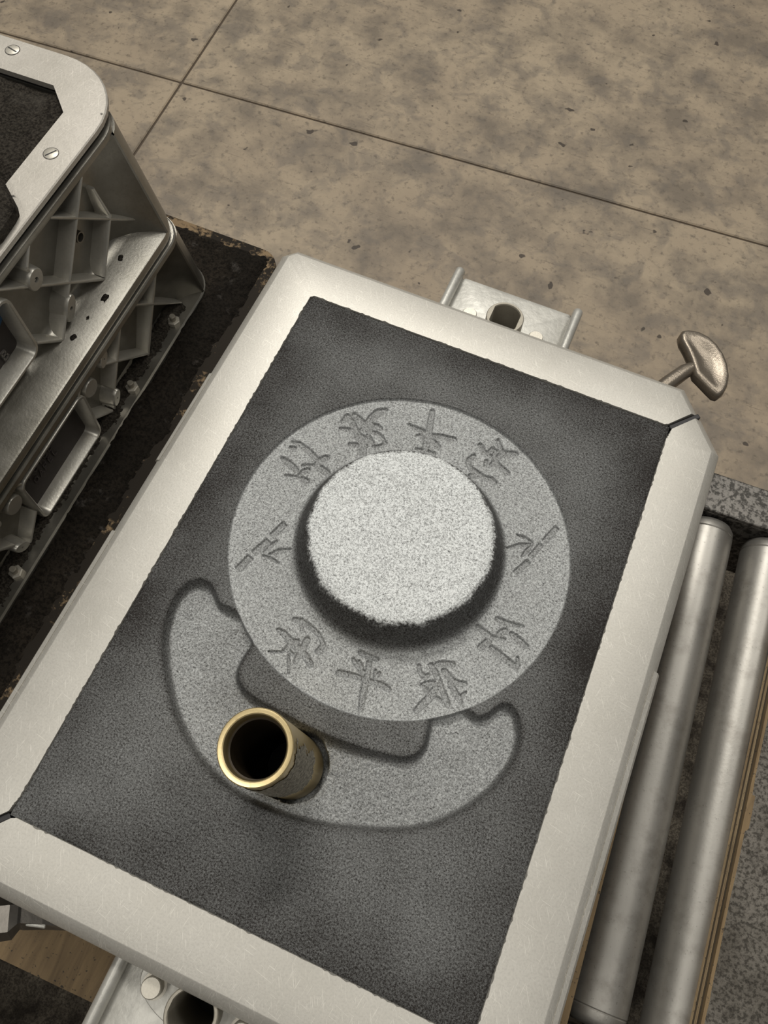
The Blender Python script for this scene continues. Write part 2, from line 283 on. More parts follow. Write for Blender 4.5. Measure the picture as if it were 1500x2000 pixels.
GLYPHS = {
 'c1': [[(-108.0,89.2,0.88),(-102.9,89.9,1.76),(-95.0,87.8,1.76),(-89.2,85.3,1.97),(-85.8,83.7,1.74)],[(-106.8,84.4,1.32),(-104.2,85.0,1.54)],[(-108.7,73.6,1.31),(-103.3,72.0,2.17),(-97.8,69.9,2.38),(-94.9,68.7,1.72)],[(-91.3,66.8,1.07),(-89.2,70.0,2.15),(-87.1,73.1,1.29)],[(-92.6,74.2,0.65),(-89.0,76.1,0.87),(-84.6,78.2,0.87)],[(-83.3,80.3,1.74),(-81.5,84.1,2.39),(-78.9,87.3,2.18)],[(-83.8,78.6,1.3),(-78.9,77.7,2.38),(-73.7,76.1,2.58)],[(-100.6,61.7,0.54),(-94.6,63.4,0.86),(-88.3,64.2,1.71),(-84.0,63.6,2.14)]],
 'c2': [[(-80.6,120.6,1.35),(-79.0,126.1,2.49),(-74.1,123.5,2.25),(-69.5,119.2,2.02),(-64.9,115.0,2.23),(-59.9,114.1,2.0),(-54.2,113.5,2.22)],[(-79.4,114.8,1.12),(-75.6,115.5,1.57),(-71.9,116.6,1.34)],[(-74.8,130.1,1.59),(-68.9,127.4,2.48),(-63.4,124.0,2.47),(-58.8,121.9,2.46)],[(-54.1,144.0,1.37),(-58.6,139.4,2.96),(-61.1,133.5,2.94),(-62.2,127.7,2.48)],[(-59.1,127.0,2.02),(-54.7,127.3,2.47),(-51.9,127.0,1.8)],[(-64.5,120.4,1.34),(-57.6,121.3,1.34),(-52.5,122.1,1.34),(-47.2,120.3,1.11),(-43.0,116.9,1.11),(-45.7,112.7,1.1),(-50.3,110.6,1.1)],[(-58.0,118.1,1.11),(-52.3,113.3,1.33)],[(-63.9,112.8,2.45),(-58.0,109.8,2.43),(-55.9,108.1,1.77)],[(-66.7,104.9,1.77),(-62.0,106.5,1.77),(-59.0,107.8,1.77)],[(-56.9,106.2,2.42),(-55.0,101.9,2.19)]],
 'c3': [[(-20.9,157.7,1.5),(-18.9,149.6,2.13),(-17.2,142.5,2.11),(-15.7,136.3,2.31),(-14.6,130.9,2.5),(-13.7,126.5,2.28)],[(-32.8,139.0,0.85),(-26.9,138.2,1.48),(-20.8,137.9,1.89),(-16.9,137.7,1.89)],[(-14.6,137.2,1.26),(-7.8,139.3,1.68),(-0.9,139.9,2.3),(3.7,141.0,1.88)],[(-12.8,134.7,1.05),(-8.4,132.2,1.87),(-5.5,130.1,2.08)],[(-23.8,132.7,0.63),(-20.7,134.5,1.05),(-18.9,131.5,0.84)],[(-19.8,121.9,0.83),(-14.5,122.3,1.65),(-9.6,122.6,1.86),(-6.4,123.0,1.86)]],
 'c4': [[(22.5,134.3,1.24),(20.5,129.7,1.85),(20.5,126.4,1.44),(24.3,122.8,1.84),(30.1,120.7,2.44),(36.3,119.3,2.23),(40.8,120.3,2.23),(44.5,119.2,1.82)],[(26.6,116.8,2.23),(29.8,119.2,2.03)],[(23.7,144.5,1.67),(28.5,140.4,1.66),(32.1,139.6,1.24)],[(34.7,154.2,0.84),(37.5,150.1,1.46),(40.7,145.7,1.87),(44.7,146.1,2.07),(50.9,148.3,2.07)],[(31.7,141.8,1.04),(33.2,145.8,1.04),(36.4,144.8,1.04),(36.0,138.0,1.03),(33.0,139.5,1.03)],[(40.9,142.9,1.86),(39.2,138.4,2.06),(39.0,134.5,2.26),(37.4,131.9,1.64)],[(41.4,134.6,1.64),(45.4,132.6,1.84),(50.7,130.3,2.04)],[(32.7,133.6,1.23),(33.3,129.6,1.02)]],
 'b1': [[(-83.8,26.4,2.26),(-88.1,13.9,2.24)],[(-88.8,9.9,2.23),(-94.1,-2.9,2.21)],[(-94.9,-6.4,2.4),(-98.7,-18.4,2.38)],[(-83.1,12.4,0.41),(-85.5,6.8,1.41),(-88.1,0.6,0.4)],[(-71.3,10.5,0.4),(-77.7,5.9,1.91),(-83.8,0.7,0.4)],[(-87.3,-1.8,0.4),(-81.3,-1.6,1.0),(-74.8,-2.6,0.6)]],
 'b2': [[(98.8,103.3,1.86),(93.9,89.1,1.83)],[(92.4,86.0,1.64),(88.4,73.6,1.62)],[(88.1,70.0,1.8),(82.3,57.8,1.78)],[(73.9,86.2,0.29),(80.3,85.9,1.26),(86.1,85.0,0.39)],[(70.5,73.4,0.29),(78.4,78.8,1.82),(86.7,84.4,0.38)],[(86.5,82.6,0.38),(84.7,77.5,1.43),(82.5,71.6,0.38)]],
 'c5': [[(-53.2,-46.2,1.06),(-49.3,-46.9,1.95),(-43.0,-49.6,1.93),(-37.3,-51.8,2.1),(-32.8,-53.3,2.09),(-27.8,-55.7,2.08),(-23.0,-59.3,1.9)],[(-40.3,-48.8,1.06),(-37.6,-48.0,1.05)],[(-32.3,-44.6,1.94),(-32.4,-48.5,1.93),(-32.6,-52.8,1.75),(-33.0,-57.6,1.74),(-32.9,-61.7,1.21)],[(-46.4,-35.4,1.43),(-41.7,-34.6,2.14),(-36.7,-35.2,1.42),(-31.0,-36.6,1.42),(-26.3,-38.5,1.24),(-22.9,-40.9,1.06),(-20.7,-43.8,1.58),(-21.8,-48.9,1.92)],[(-40.6,-36.0,1.43),(-38.7,-40.0,0.53)],[(-52.6,-62.2,0.44),(-44.5,-59.1,0.52),(-41.8,-55.2,1.4),(-41.8,-52.2,1.58)],[(-39.3,-59.5,0.52),(-36.6,-64.4,0.69),(-33.9,-70.4,0.43)],[(-41.2,-56.5,1.05),(-36.8,-57.7,0.87)]],
 'c6': [[(12.8,-41.9,1.56),(14.1,-47.0,1.55),(15.4,-52.4,1.71),(16.3,-58.0,1.87),(17.5,-63.4,1.86),(18.8,-67.9,1.68),(20.2,-73.5,1.17)],[(-3.0,-56.7,1.89),(2.4,-55.4,1.72),(8.6,-54.2,1.54),(14.4,-53.6,1.54),(17.3,-53.5,1.2),(22.6,-52.7,1.54),(27.4,-52.8,1.88),(31.8,-53.5,1.53)],[(2.1,-44.6,1.04),(6.3,-47.3,1.38),(11.2,-49.8,1.55)],[(6.3,-43.9,0.69),(9.9,-46.9,0.69)],[(18.8,-45.7,0.86),(20.6,-49.8,1.03),(21.9,-45.9,0.86)],[(5.0,-38.4,1.57),(10.0,-38.5,1.57),(16.6,-38.0,1.39)]],
 'c7': [[(54.1,-59.2,1.68),(55.9,-54.8,2.19),(58.5,-49.3,2.37),(59.6,-44.8,2.21),(60.6,-39.9,1.88),(60.4,-35.6,1.72)],[(51.2,-42.1,1.03),(54.1,-39.4,1.37),(57.5,-37.6,1.37)],[(51.9,-27.2,1.56),(56.1,-30.3,1.73),(59.7,-34.0,1.72),(64.5,-39.4,1.54),(68.6,-43.5,1.7),(71.6,-47.3,1.52)],[(44.4,-30.8,1.04),(46.6,-34.4,1.21),(51.2,-36.6,1.55),(52.6,-33.7,0.86)],[(55.4,-24.9,1.56),(59.8,-22.7,1.91),(65.1,-21.1,1.91)],[(61.5,-27.2,1.73),(65.3,-29.3,1.9),(69.4,-31.3,1.72),(74.1,-31.1,1.71),(77.3,-29.7,1.37)],[(68.3,-33.2,1.54),(72.8,-37.2,1.7),(76.9,-40.3,1.87),(79.4,-42.9,0.84)],[(79.7,-35.0,0.68),(78.0,-38.3,0.85)],[(63.0,-45.9,0.85),(67.6,-46.5,1.01)],[(56.9,-45.2,1.7),(53.6,-42.6,1.02)]],
 'c8': [[(82.4,21.0,1.63),(87.0,20.7,1.98),(92.1,21.3,1.44),(100.4,23.3,0.72)],[(86.9,11.5,1.61),(88.6,14.0,1.97),(90.1,16.1,1.25)],[(71.1,10.6,1.08),(76.7,8.7,1.97),(82.1,7.1,1.96),(87.0,8.1,1.25),(91.7,9.7,0.71)],[(81.8,3.8,1.95),(78.5,-2.3,1.94)],[(95.0,15.0,1.61),(101.4,12.7,2.13),(106.9,10.8,1.59)],[(85.2,0.7,1.41),(91.2,-1.4,1.93),(97.1,-3.4,1.93),(102.7,-4.8,1.92),(105.2,-5.6,1.74)],[(104.0,1.1,0.7),(106.2,-4.1,1.22)]],
}
RUNNER = [(-127.2,-43.0),(-129.2,-54.7),(-127.8,-66.8),(-123.1,-81.4),(-113.6,-97.5),(-99.6,-115.1),(-82.8,-130.7),(-61.8,-143.8),(-38.2,-151.6),(-14.3,-153.5),(11.0,-151.3),(34.4,-145.6),(58.6,-137.5),(74.1,-130.9),(90.2,-120.9),(104.5,-106.1),(117.4,-86.5),(123.6,-67.7),(124.8,-52.4),(120.3,-39.3),(112.6,-31.1),(105.1,-31.5),(101.3,-37.0),(97.9,-43.3),(93.4,-46.7),(88.5,-46.3),(82.5,-43.2),(67.0,-43.1),(61.9,-58.8),(64.7,-64.2),(66.6,-73.8),(66.7,-81.1),(62.1,-88.3),(52.2,-92.0),(34.5,-95.0),(12.3,-97.2),(-7.2,-97.1),(-27.6,-95.5),(-43.9,-94.9),(-57.8,-91.2),(-63.6,-85.8),(-65.7,-79.8),(-65.3,-70.6),(-64.1,-62.9),(-63.7,-51.4),(-74.0,-43.4),(-83.9,-46.6),(-91.7,-45.7),(-97.7,-46.3),(-103.5,-41.3),(-109.8,-35.4),(-120.4,-35.6)]
# ------------------------------------------------------------------ floor
FZ = -0.80
fl = empty('dummy'); bpy.data.objects.remove(fl)
bm = bmesh.new(); box(bm, -4.6, 4.6, -4.2, 5.0, FZ - 0.12, FZ - 0.0045)
floor = from_bm('floor', bm, 'joint'); floor['kind'] = 'structure'; floor['label'] = 'stained beige concrete floor with dark joint lines'
J = Vector((-1.02, 1.222)); th = 0.062; ex = Vector((math.cos(th), math.sin(th))); ey = Vector((-math.sin(th), math.cos(th)))
for (u0, u1, v0, v1) in ((0.0026, 5.2, 0.0026, 3.4), (0.0026, 5.2, -5.2, -0.0026), (-3.3, -0.0026, 0.0026, 3.4), (-3.3, -0.0026, -5.2, -0.0026)):
    bm = bmesh.new(); Mx = Matrix(((ex.x, ey.x, 0, J.x), (ex.y, ey.y, 0, J.y), (0, 0, 1, 0), (0, 0, 0, 1)))
    box(bm, u0, u1, v0, v1, FZ - 0.11, FZ, bev=0.0025, seg=1, mat=Mx); from_bm('slab', bm, 'concrete', floor)

# ------------------------------------------------------------------ roller conveyor
RZ = -0.14; RR = 0.024
conv = empty('roller_conveyor', (0.0, 0.03, FZ), 0.038); tag(conv, 'roller conveyor with zinc rollers between steel side rails', 'conveyor')
inv = Matrix.Translation((0, -0.03, -FZ))
def to_conv(o): o.parent = conv; o.matrix_parent_inverse = inv; return o
for (ya, yb, yi) in ((0.2350, 0.2755, 0.2350), (-0.2470, -0.2065, -0.2065)):
    bm = bmesh.new(); t = 0.005 if yi > 0 else -0.005
    box(bm, -0.90, 0.80, min(ya, yb), max(ya, yb), RZ - 0.005, RZ, bev=0.0015)
    box(bm, -0.90, 0.80, min(yi, yi + t), max(yi, yi + t), RZ - 0.107, RZ - 0.004, bev=0.001)
    to_conv(from_bm('side_rail', bm, 'rail'))
for lx in (-0.82, 0.72):
    for ly in (0.2545, -0.226):
        bm = bmesh.new(); box(bm, lx - 0.02, lx + 0.02, ly - 0.014, ly + 0.014, FZ + 0.006, RZ - 0.005, bev=0.002); box(bm, lx - 0.05, lx + 0.05, ly - 0.04, ly + 0.04, FZ, FZ + 0.006, bev=0.002)
        to_conv(from_bm('leg', bm, 'rail'))
bmt = bmesh.new(); T = Matrix.Translation((0, 0.0150, 0)) @ Matrix.Rotation(-math.pi / 2, 4, 'X')
lathe(bmt, [(0.0, -0.2045), (RR, -0.2045), (RR, 0.2045), (0.0, 0.2045)], 48, mat=T)
bmc = []
for s in (1, -1):
    b = bmesh.new(); lathe(b, [(RR, s * 0.2046), (RR - 0.0007, s * 0.2054), (RR - 0.0002, s * 0.2062), (RR - 0.0008, s * 0.2110), (RR - 0.0030, s * 0.2150), (RR - 0.0070, s * 0.2172), (0.006, s * 0.2175), (0.006, s * 0.2205), (0.0, s * 0.2205)], 48, mat=T); bmc.append(b)
def mesh_of(name, b, auto=0.6):
    o = from_bm(name, b, 'roller', auto=auto); me = o.data; bpy.data.objects.remove(o); return me
me_t = mesh_of('tube', bmt); me_c = [mesh_of('end_cap', b) for b in bmc]
for k in range(-18, 9):
    r = link('roller', me_t, 'roller'); r.location = (0.2515 + 0.059 * k, 0, RZ - RR); to_conv(r)
    for me in me_c: link('end_cap', me, 'roller', r)

# ------------------------------------------------------------------ plywood boards
def rrect(x0, x1, y0, y1, r, n=6):
    pts = []
    for cx_, cy_, a0 in ((x1 - r, y1 - r, 0), (x0 + r, y1 - r, 90), (x0 + r, y0 + r, 180), (x1 - r, y0 + r, 270)):
        for i in range(n + 1):
            a = math.radians(a0 + 90 * i / n); pts.append((cx_ + r * math.cos(a), cy_ + r * math.sin(a)))
    return pts
def board(name, x0, x1, y0, y1, r, label, cat, topmat, plies=5, z0=RZ, th=0.02):
    cx_, cy_ = (x0 + x1) / 2, (y0 + y1) / 2
    b = empty(name, (cx_, cy_, z0)); tag(b, label, cat)
    for i in range(plies):
        bm = bmesh.new(); e = 0.0004 * random.random()
        prism(bm, rrect(x0 - cx_ - e, x1 - cx_ + e, y0 - cy_ - e, y1 - cy_ + e, r), th * i / plies, th * (i + 1) / plies)
        o = from_bm('ply', bm, ('ply_dark' if i % 2 else 'ply_pale') if i < plies - 1 else topmat, b)
    return b
def crust_patch(name, x0, x1, y0, y1, z, amp, mat, parent, origin=(0, 0, 0), step=0.003, edge=0.012, thick=0.0006, edgenoise=1.0, seed=0, bare=None, rag=(0.035, 0.01)):
    """lumpy layer of sand with an irregular border, closed underneath"""
    R_ = np.random.default_rng(seed); nx = int((x1 - x0) / step) + 1; ny = int((y1 - y0) / step) + 1
    X, Y = np.meshgrid(np.linspace(x0, x1, nx), np.linspace(y0, y1, ny), indexing='ij')
    def vn(sc):
        gx = int((x1 - x0) / sc) + 3; gy = int((y1 - y0) / sc) + 3; G = R_.random((gx, gy)); fx = (X - x0) / sc; fy = (Y - y0) / sc
        ix = fx.astype(int); iy = fy.astype(int); a = fx - ix; b = fy - iy; a = a * a * (3 - 2 * a); b = b * b * (3 - 2 * b)
        return G[ix, iy] * (1 - a) * (1 - b) + G[ix + 1, iy] * a * (1 - b) + G[ix, iy + 1] * (1 - a) * b + G[ix + 1, iy + 1] * a * b
    n = vn(0.05) * 0.5 + vn(0.018) * 0.3 + vn(step * 2.2) * 0.2
    d = np.minimum.reduce([X - x0, x1 - X, Y - y0, y1 - Y]) / edge
    m = np.clip(d - (vn(rag[0]) * 0.6 + vn(rag[1]) * 0.4) * edgenoise, 0, 1)
    if bare is not None: m = np.where(bare(X, Y), 0, m)
    H = np.where(m > 0, thick + amp * n * np.minimum(1, m * 1.6), -0.0006)
    V = np.stack([X - origin[0], Y - origin[1], z + H - origin[2]], -1).reshape(-1, 3)
    idx = np.arange(nx * ny).reshape(nx, ny); q = np.stack([idx[:-1, :-1], idx[1:, :-1], idx[1:, 1:], idx[:-1, 1:]], -1).reshape(-1, 4)
    keep = (m.reshape(-1)[q] > 0).any(1); q = q[keep]
    me = bpy.data.meshes.new(name); me.from_pydata(V.tolist(), [], q.tolist())
    bm = bmesh.new(); bm.from_mesh(me); bmesh.ops.delete(bm, geom=[v for v in bm.verts if not v.link_faces], context='VERTS'); bm.to_mesh(me); bm.free()
    return link(name, me, mat, parent, True)
sp = crust_patch('floor_shade_sand', -0.95, 1.0, -0.85, 0.68, FZ, 0.010, 'shade_sand', None, step=0.010, edge=0.10, edgenoise=1.0, rag=(0.16, 0.03), seed=31)  # dark sheet standing in for the conveyor's shade, plus some sand debris
tag(sp, 'dark sand sheet on the floor painting the shade under the roller conveyor', 'sand', kind='stuff')
b1 = board('bottom_board', -0.2300, 0.2268, -0.3110, 0.235, 0.006, 'tan plywood bottom board under the mould with the round plate impression', 'board', 'wood')
b1.rotation_euler[2] = 0.030
b2 = board('bottom_board', 0.3165, 0.78, -0.32, 0.33, 0.006, 'plywood board caked in grey sand at the right edge, lying on the rollers', 'board', 'wood')
b2.rotation_euler[2] = 0.015
crust_patch('sand_crust', 0.3175, 0.779, -0.319, 0.329, RZ + 0.02, 0.0025, 'greycrust', b2, origin=(b2.location.x, b2.location.y, b2.location.z), edge=0.006, edgenoise=0.8, seed=3)
def under_flask(X_, Y_):
    ux = (X_ + 0.2905) * math.cos(0.0204) + Y_ * math.sin(0.0204) + 0.20; uy = -(X_ + 0.2905) * math.sin(0.0204) + Y_ * math.cos(0.0204) - 0.031
    qx = np.abs(ux) - 0.164; qy = np.abs(uy) - 0.219
    return np.hypot(np.maximum(qx, 0), np.maximum(qy, 0)) < 0.0345
b3 = board('bottom_board', -0.74, -0.2485, -0.30, 0.335, 0.022, 'board covered in black sand under the tall ribbed flask', 'board', 'boardtop')
crust_patch('sand_crust', -0.735, -0.2515, -0.29, 0.333, RZ + 0.02, 0.009, 'blackboard', b3, origin=(b3.location.x, b3.location.y, b3.location.z), edge=0.014, edgenoise=1.0, step=0.0022, seed=5, rag=(0.045, 0.006), bare=under_flask)

# ------------------------------------------------------------------ main flask
flask = empty('moulding_flask', (0, 0, -0.12)); tag(flask, 'pale aluminium moulding flask framing the mould with the round plate impression', 'flask')
FI = Matrix.Translation((0, 0, 0.12))
def to_flask(o): o.parent = flask; o.matrix_parent_inverse = FI; return o
C1 = Vector((0.152, 0.2515)); C2 = Vector((0.187, 0.209)); nC = Vector((C1.y - C2.y, C2.x - C1.x)).normalized()
def bis(a, b): a = Vector(a); b = Vector(b); return (a + b) / (1 + a.dot(b))
gd = Vector((0.64, 0.768)); gn = Vector((-gd.y, gd.x)) * 0.0024
pc = C1.lerp(C2, 0.42)
rot = lambda v: Vector((-v[0], -v[1]))
st = [((0.1525, 0.2175) + 0 * gn if False else Vector((0.1525, 0.2175)) + gn, pc + gn, nC),
      (Vector((0.1480, 0.2175)), C1, bis((0, 1), nC)),
      (Vector((-0.1500, 0.2175)), Vector((-0.182, 0.2515)), bis((0, 1), Vector((-1, 1)).normalized())),
      (Vector((-0.1525, 0.2155)), Vector((-0.187, 0.2465)), bis((-1, 0), Vector((-1, 1)).normalized())),
      (Vector((-0.1525, -0.2060)), rot(C2), bis((-1, 0), -nC)),
      (Vector((-0.1525, -0.2175)) + gn, rot(pc) + gn, -nC)]
def half(name, flip):
    bm = bmesh.new(); loops = []; prof = ((0, 0), (0.0007, -0.0003), (0.0082, -0.0078), (0.0090, -0.0096), (0.0112, -0.1190))
    full = []
    for a, b in zip(st, st[1:]):
        nseg = max(1, int((a[1] - b[1]).length / 0.0022))
        for i in range(nseg): full.append(tuple(u.lerp(v, i / nseg) for u, v in zip(a, b)))
    full.append(st[-1])
    for inn, out, m in full:
        s = -1 if flip else 1; jg = random.random() ** 4 * 0.0009
        l = [(s * inn.x, s * inn.y, -0.1200), (s * inn.x, s * inn.y, -0.0022), (s * (inn.x + (0.0002 + jg) * m.x), s * (inn.y + (0.0002 + jg) * m.y), 0.0)]
        for off, z in prof: p = out + m * off; l.append((s * p.x, s * p.y, z))
        l.append(l[-1][:2] + (-0.1200,)); loops.append(l)
    loft(bm, loops)
    return to_flask(from_bm(name, bm, 'frame', auto=0.42))
half('frame_half', False); half('frame_half', True)
for s in (1, -1):        # black seals in the two open corners, slightly proud at the outside
    bm = bmesh.new(); a = Vector((0.1530, 0.2182)); b = pc + nC * 0.0065; n2 = Vector((-gd.y, gd.x)) * 0.00155
    box(bm, 0, (b - a).length, -0.0021, 0.0021, -0.118, -0.0022, bev=0.0007, mat=Matrix.Translation((a.x, a.y, 0)) @ Matrix.Rotation(math.atan2((b - a).y, (b - a).x), 4, 'Z'))
    o = from_bm('corner_seal', bm, 'rubber_and_shade'); o.rotation_euler[2] = 0 if s > 0 else math.pi; to_flask(o)
for (s, e_, y0, y1) in ((-1, 0.0020, -0.200, -0.027), (1, 0.0018, -0.200, 0.030), (-1, 0.0014, 0.036, 0.120)):
    prof_ = [(0.1930, -0.110), (0.1930, -0.0050), (0.1945 + e_, -0.0068), (0.1965 + e_, -0.0105), (0.1985 + e_, -0.110)]
    bm = bmesh.new(); loft(bm, [[(s * x, y0, z) for x, z in prof_], [(s * x, y1, z) for x, z in prof_]]); to_flask(from_bm('side_pad', bm, 'frame'))
def bracket(flip, dd):
    bm = bmesh.new(); hc = (0.0003, 0.2700); N = 96
    def rect_at(x0_, x1_, y0_, y1_, z_):
        o_ = []
        for i in range(N):
            a_ = 2 * math.pi * i / N; dx, dy = math.cos(a_), math.sin(a_)
            tx = ((x1_ if dx > 0 else x0_) - hc[0]) / dx if abs(dx) > 1e-6 else 9; ty = ((y1_ if dy > 0 else y0_) - hc[1]) / dy if abs(dy) > 1e-6 else 9
            t_ = min(tx, ty); o_.append((hc[0] + dx * t_, hc[1] + dy * t_, z_))
        return o_
    def ell_at(ra, rb, cy_, z_): return [(ra * math.cos(2 * math.pi * i / N), cy_ + rb * math.sin(2 * math.pi * i / N), z_) for i in range(N)]
    def hole_at(r_, z_): return [(hc[0] + r_ * math.cos(2 * math.pi * i / N), hc[1] + r_ * math.sin(2 * math.pi * i / N), z_) for i in range(N)]
    loft(bm, [rect_at(-0.052, 0.052, 0.2590, 0.3135, -0.040), rect_at(-0.052, 0.052, 0.2590, 0.3135, -0.0335), rect_at(-0.0512, 0.0512, 0.2595, 0.3120, -0.0310), rect_at(-0.050, 0.050, 0.2600, 0.3080, -0.0300), hole_at(0.0155, -0.0300), hole_at(0.0155, -0.040)], ring=True)
    loft(bm, [ell_at(0.041, 0.0200, 0.2650, -0.0305), ell_at(0.040, 0.0190, 0.2650, -0.0285), hole_at(0.0155, -0.0285), hole_at(0.0155, -0.0305)], ring=True)
    br = from_bm('pin_bracket', bm, 'bracket', auto=0.7); br.rotation_euler[2] = math.pi if flip else 0.0; to_flask(br)
    for s in (-1, 1):
        bm = bmesh.new(); x = s * 0.0545
        secs = []
        for y, h in ((0.2585, 0.0), (0.309, 0.0), (0.3135, -0.002), (0.3150, -0.005)):
            secs.append([(x + 0.0042 * math.cos(a), y, -0.0255 + h * 0.6 + 0.0058 * math.sin(a)) for a in np.linspace(-math.pi / 2, 1.5 * math.pi, 16, endpoint=False)])
        loft(bm, secs); box(bm, x - 0.0038, x + 0.0038, 0.2585, 0.3140, -0.044, -0.024, bev=0.001); from_bm('side_rib', bm, 'bracket', br, auto=0.7)
        bm = bmesh.new(); T2 = Matrix.Translation((s * 0.0297, 0.2688, -0.0300))
        lathe(bm, [(0.0, 0.0), (0.0078, 0.0), (0.0078, 0.002), (0.0062, 0.0022), (0.0062, 0.0105), (0.0056, 0.0112), (0.0, 0.0112)], 24 if not flip else 20, mat=T2); from_bm('bolt', bm, 'bolt', br, auto=0.6)
    bm = bmesh.new(); n = 56; c = (0.0003, 0.2700)
    def circ(r, z): return [(c[0] + r * math.cos(2 * math.pi * i / n), c[1] + r * math.sin(2 * math.pi * i / n), z) for i in range(n)]
    def dcirc(r, z, w): return [(c[0] + max(-w, min(w, r * math.cos(2 * math.pi * i / n))), c[1] + r * math.sin(2 * math.pi * i / n), z) for i in range(n)]
    w = 0.0112 if dd else 0.013
    loft(bm, [circ(0.0158, -0.100), circ(0.0158, -0.0105), circ(0.0152, -0.0098), dcirc(0.0138, -0.0098, w + 0.0004), dcirc(0.0132, -0.0108, w), dcirc(0.0132, -0.100, w)], ring=True)
    from_bm('guide_bushing', bm, 'steel', br, auto=0.5)
    bm = bmesh.new(); prism(bm, [p[:2] for p in circ(0.0150, 0)], -0.1000, -0.0985); from_bm('bushing_shade_disc', bm, 'rubber_and_shade', br)  # added black disc that paints the deep shade of the bore
bracket(False, True); bracket(True, False)
# fan shaped cam lever on the far side
fan = [(0.1600, 0.3268), (0.1545, 0.3345), (0.1480, 0.3420), (0.1452, 0.3478), (0.1462, 0.3540), (0.1510, 0.3570), (0.1600, 0.3590), (0.1700, 0.3572), (0.1790, 0.3520), (0.1870, 0.3440), (0.1930, 0.3345), (0.1968, 0.3240), (0.1978, 0.3130), (0.1966, 0.3050), (0.1935, 0.2995), (0.1890, 0.2990), (0.1830, 0.3025), (0.1745, 0.3080), (0.1680, 0.3120)]
fan = fan[::-1]
bm = bmesh.new(); lp = []
for ins, z in ((0.0030, -0.0625), (0.0010, -0.0605), (0.0, -0.0570), (0.0004, -0.0520), (0.0016, -0.0496), (0.0034, -0.0488)): lp.append([(x, y, z) for x, y in inset_poly(fan, ins)])
cxf = (0.1760, 0.3310)
for k_, z in ((0.80, -0.0494), (0.55, -0.0512), (0.25, -0.0520)): lp.append([(cxf[0] + (x - cxf[0]) * k_, cxf[1] + (y - cxf[1]) * k_, z) for x, y in inset_poly(fan, 0.0034)])
loft(bm, lp); lever = to_flask(from_bm('cam_lever', bm, 'bronze', auto=0.9))
bm = bmesh.new(); tube(bm, [(0.1320, 0.2640, -0.0585), (0.1400, 0.2800, -0.0575), (0.1500, 0.2990, -0.0565), (0.1600, 0.3160, -0.0555), (0.1660, 0.3235, -0.0550)], [0.0072, 0.0072, 0.0070, 0.0066, 0.0050], 16); from_bm('lever_stem', bm, 'bronze', lever, auto=0.8)
bm = bmesh.new(); box(bm, 0.118, 0.146, 0.262, 0.272, -0.075, -0.042, bev=0.002); from_bm('lever_pivot', bm, 'frame', lever)
# latch at the near left corner
bm = bmesh.new()
def sec(p, w, h, zc):
    px, py = -0.47, 0.88
    return [(p[0] + px * w * k, p[1] + py * w * k, zc + h * v) for k, v in ((-1, 0), (-0.6, 1), (0.6, 1), (1, 0), (0.6, -1), (-0.6, -1))]
loft(bm, [sec((-0.098, -0.2600), 0.006, 0.005, -0.036), sec((-0.1120, -0.2625), 0.0085, 0.006, -0.034), sec((-0.1250, -0.2655), 0.0110, 0.0065, -0.033), sec((-0.1265, -0.2680), 0.0090, 0.005, -0.033), sec((-0.1300, -0.2720), 0.0125, 0.007, -0.034), sec((-0.1500, -0.2830), 0.0135, 0.008, -0.036), sec((-0.185, -0.2990), 0.011, 0.006, -0.038)])
lat = to_flask(from_bm('corner_latch', bm, 'latch'))
bm = bmesh.new(); box(bm, -0.006, 0.0065, -0.0013, 0.0013, -0.0012, 0.0012, bev=0.0008, mat=Matrix.Translation((-0.1135, -0.2690, -0.029)) @ Matrix.Rotation(0.28, 4, 'Z')); from_bm('latch_tab', bm, 'bracket', lat)

# ------------------------------------------------------------------ sand mould: height field split into its parts
RC = (-0.0005, 0.0431); RINGR = 0.1224; BT = 0.0255
stp = 0.00056
x0, x1, y0, y1 = -0.1528, 0.1528, -0.2178, 0.2178
nx = int((x1 - x0) / stp) + 1; ny = int((y1 - y0) / stp) + 1
X, Y = np.meshgrid(np.linspace(x0, x1, nx), np.linspace(y0, y1, ny), indexing='ij')
def vnoise(sc, seed):
    r_ = np.random.default_rng(seed); gx = int((x1 - x0) / sc) + 3; gy = int((y1 - y0) / sc) + 3; G = r_.random((gx, gy)); fx = (X - x0) / sc; fy = (Y - y0) / sc
    ix = fx.astype(int); iy = fy.astype(int); a = fx - ix; b = fy - iy; a = a * a * (3 - 2 * a); b = b * b * (3 - 2 * b)
    return G[ix, iy] * (1 - a) * (1 - b) + G[ix + 1, iy] * a * (1 - b) + G[ix, iy + 1] * (1 - a) * b + G[ix + 1, iy + 1] * a * b
def sst(a, b, v): t = np.clip((v - a) / (b - a), 0, 1); return t * t * (3 - 2 * t)
n_f = vnoise(0.0013, 1) * 0.6 + vnoise(0.0028, 2) * 0.4; n_m = vnoise(0.009, 3); n_l = vnoise(0.05, 4) * 0.6 + vnoise(0.02, 5) * 0.4
def seg_dist(ax, ay, bx, by, px, py):
    dx, dy = bx - ax, by - ay; t = np.clip(((px - ax) * dx + (py - ay) * dy) / (dx * dx + dy * dy + 1e-18), 0, 1)
    return np.hypot(px - ax - t * dx, py - ay - t * dy), t
def poly_sd(poly):
    P = np.array(poly) * 1e-3; d = np.full(X.shape, 1.0); ins = np.zeros(X.shape, bool)
    for (ax, ay), (bx, by) in zip(P, np.roll(P, -1, 0)):
        d = np.minimum(d, seg_dist(ax, ay, bx, by, X, Y)[0]); c = (ay > Y) != (by > Y)
        ins ^= c & (X < (bx - ax) * (Y - ay) / (by - ay + 1e-15) + ax)
    return np.where(ins, d, -d)
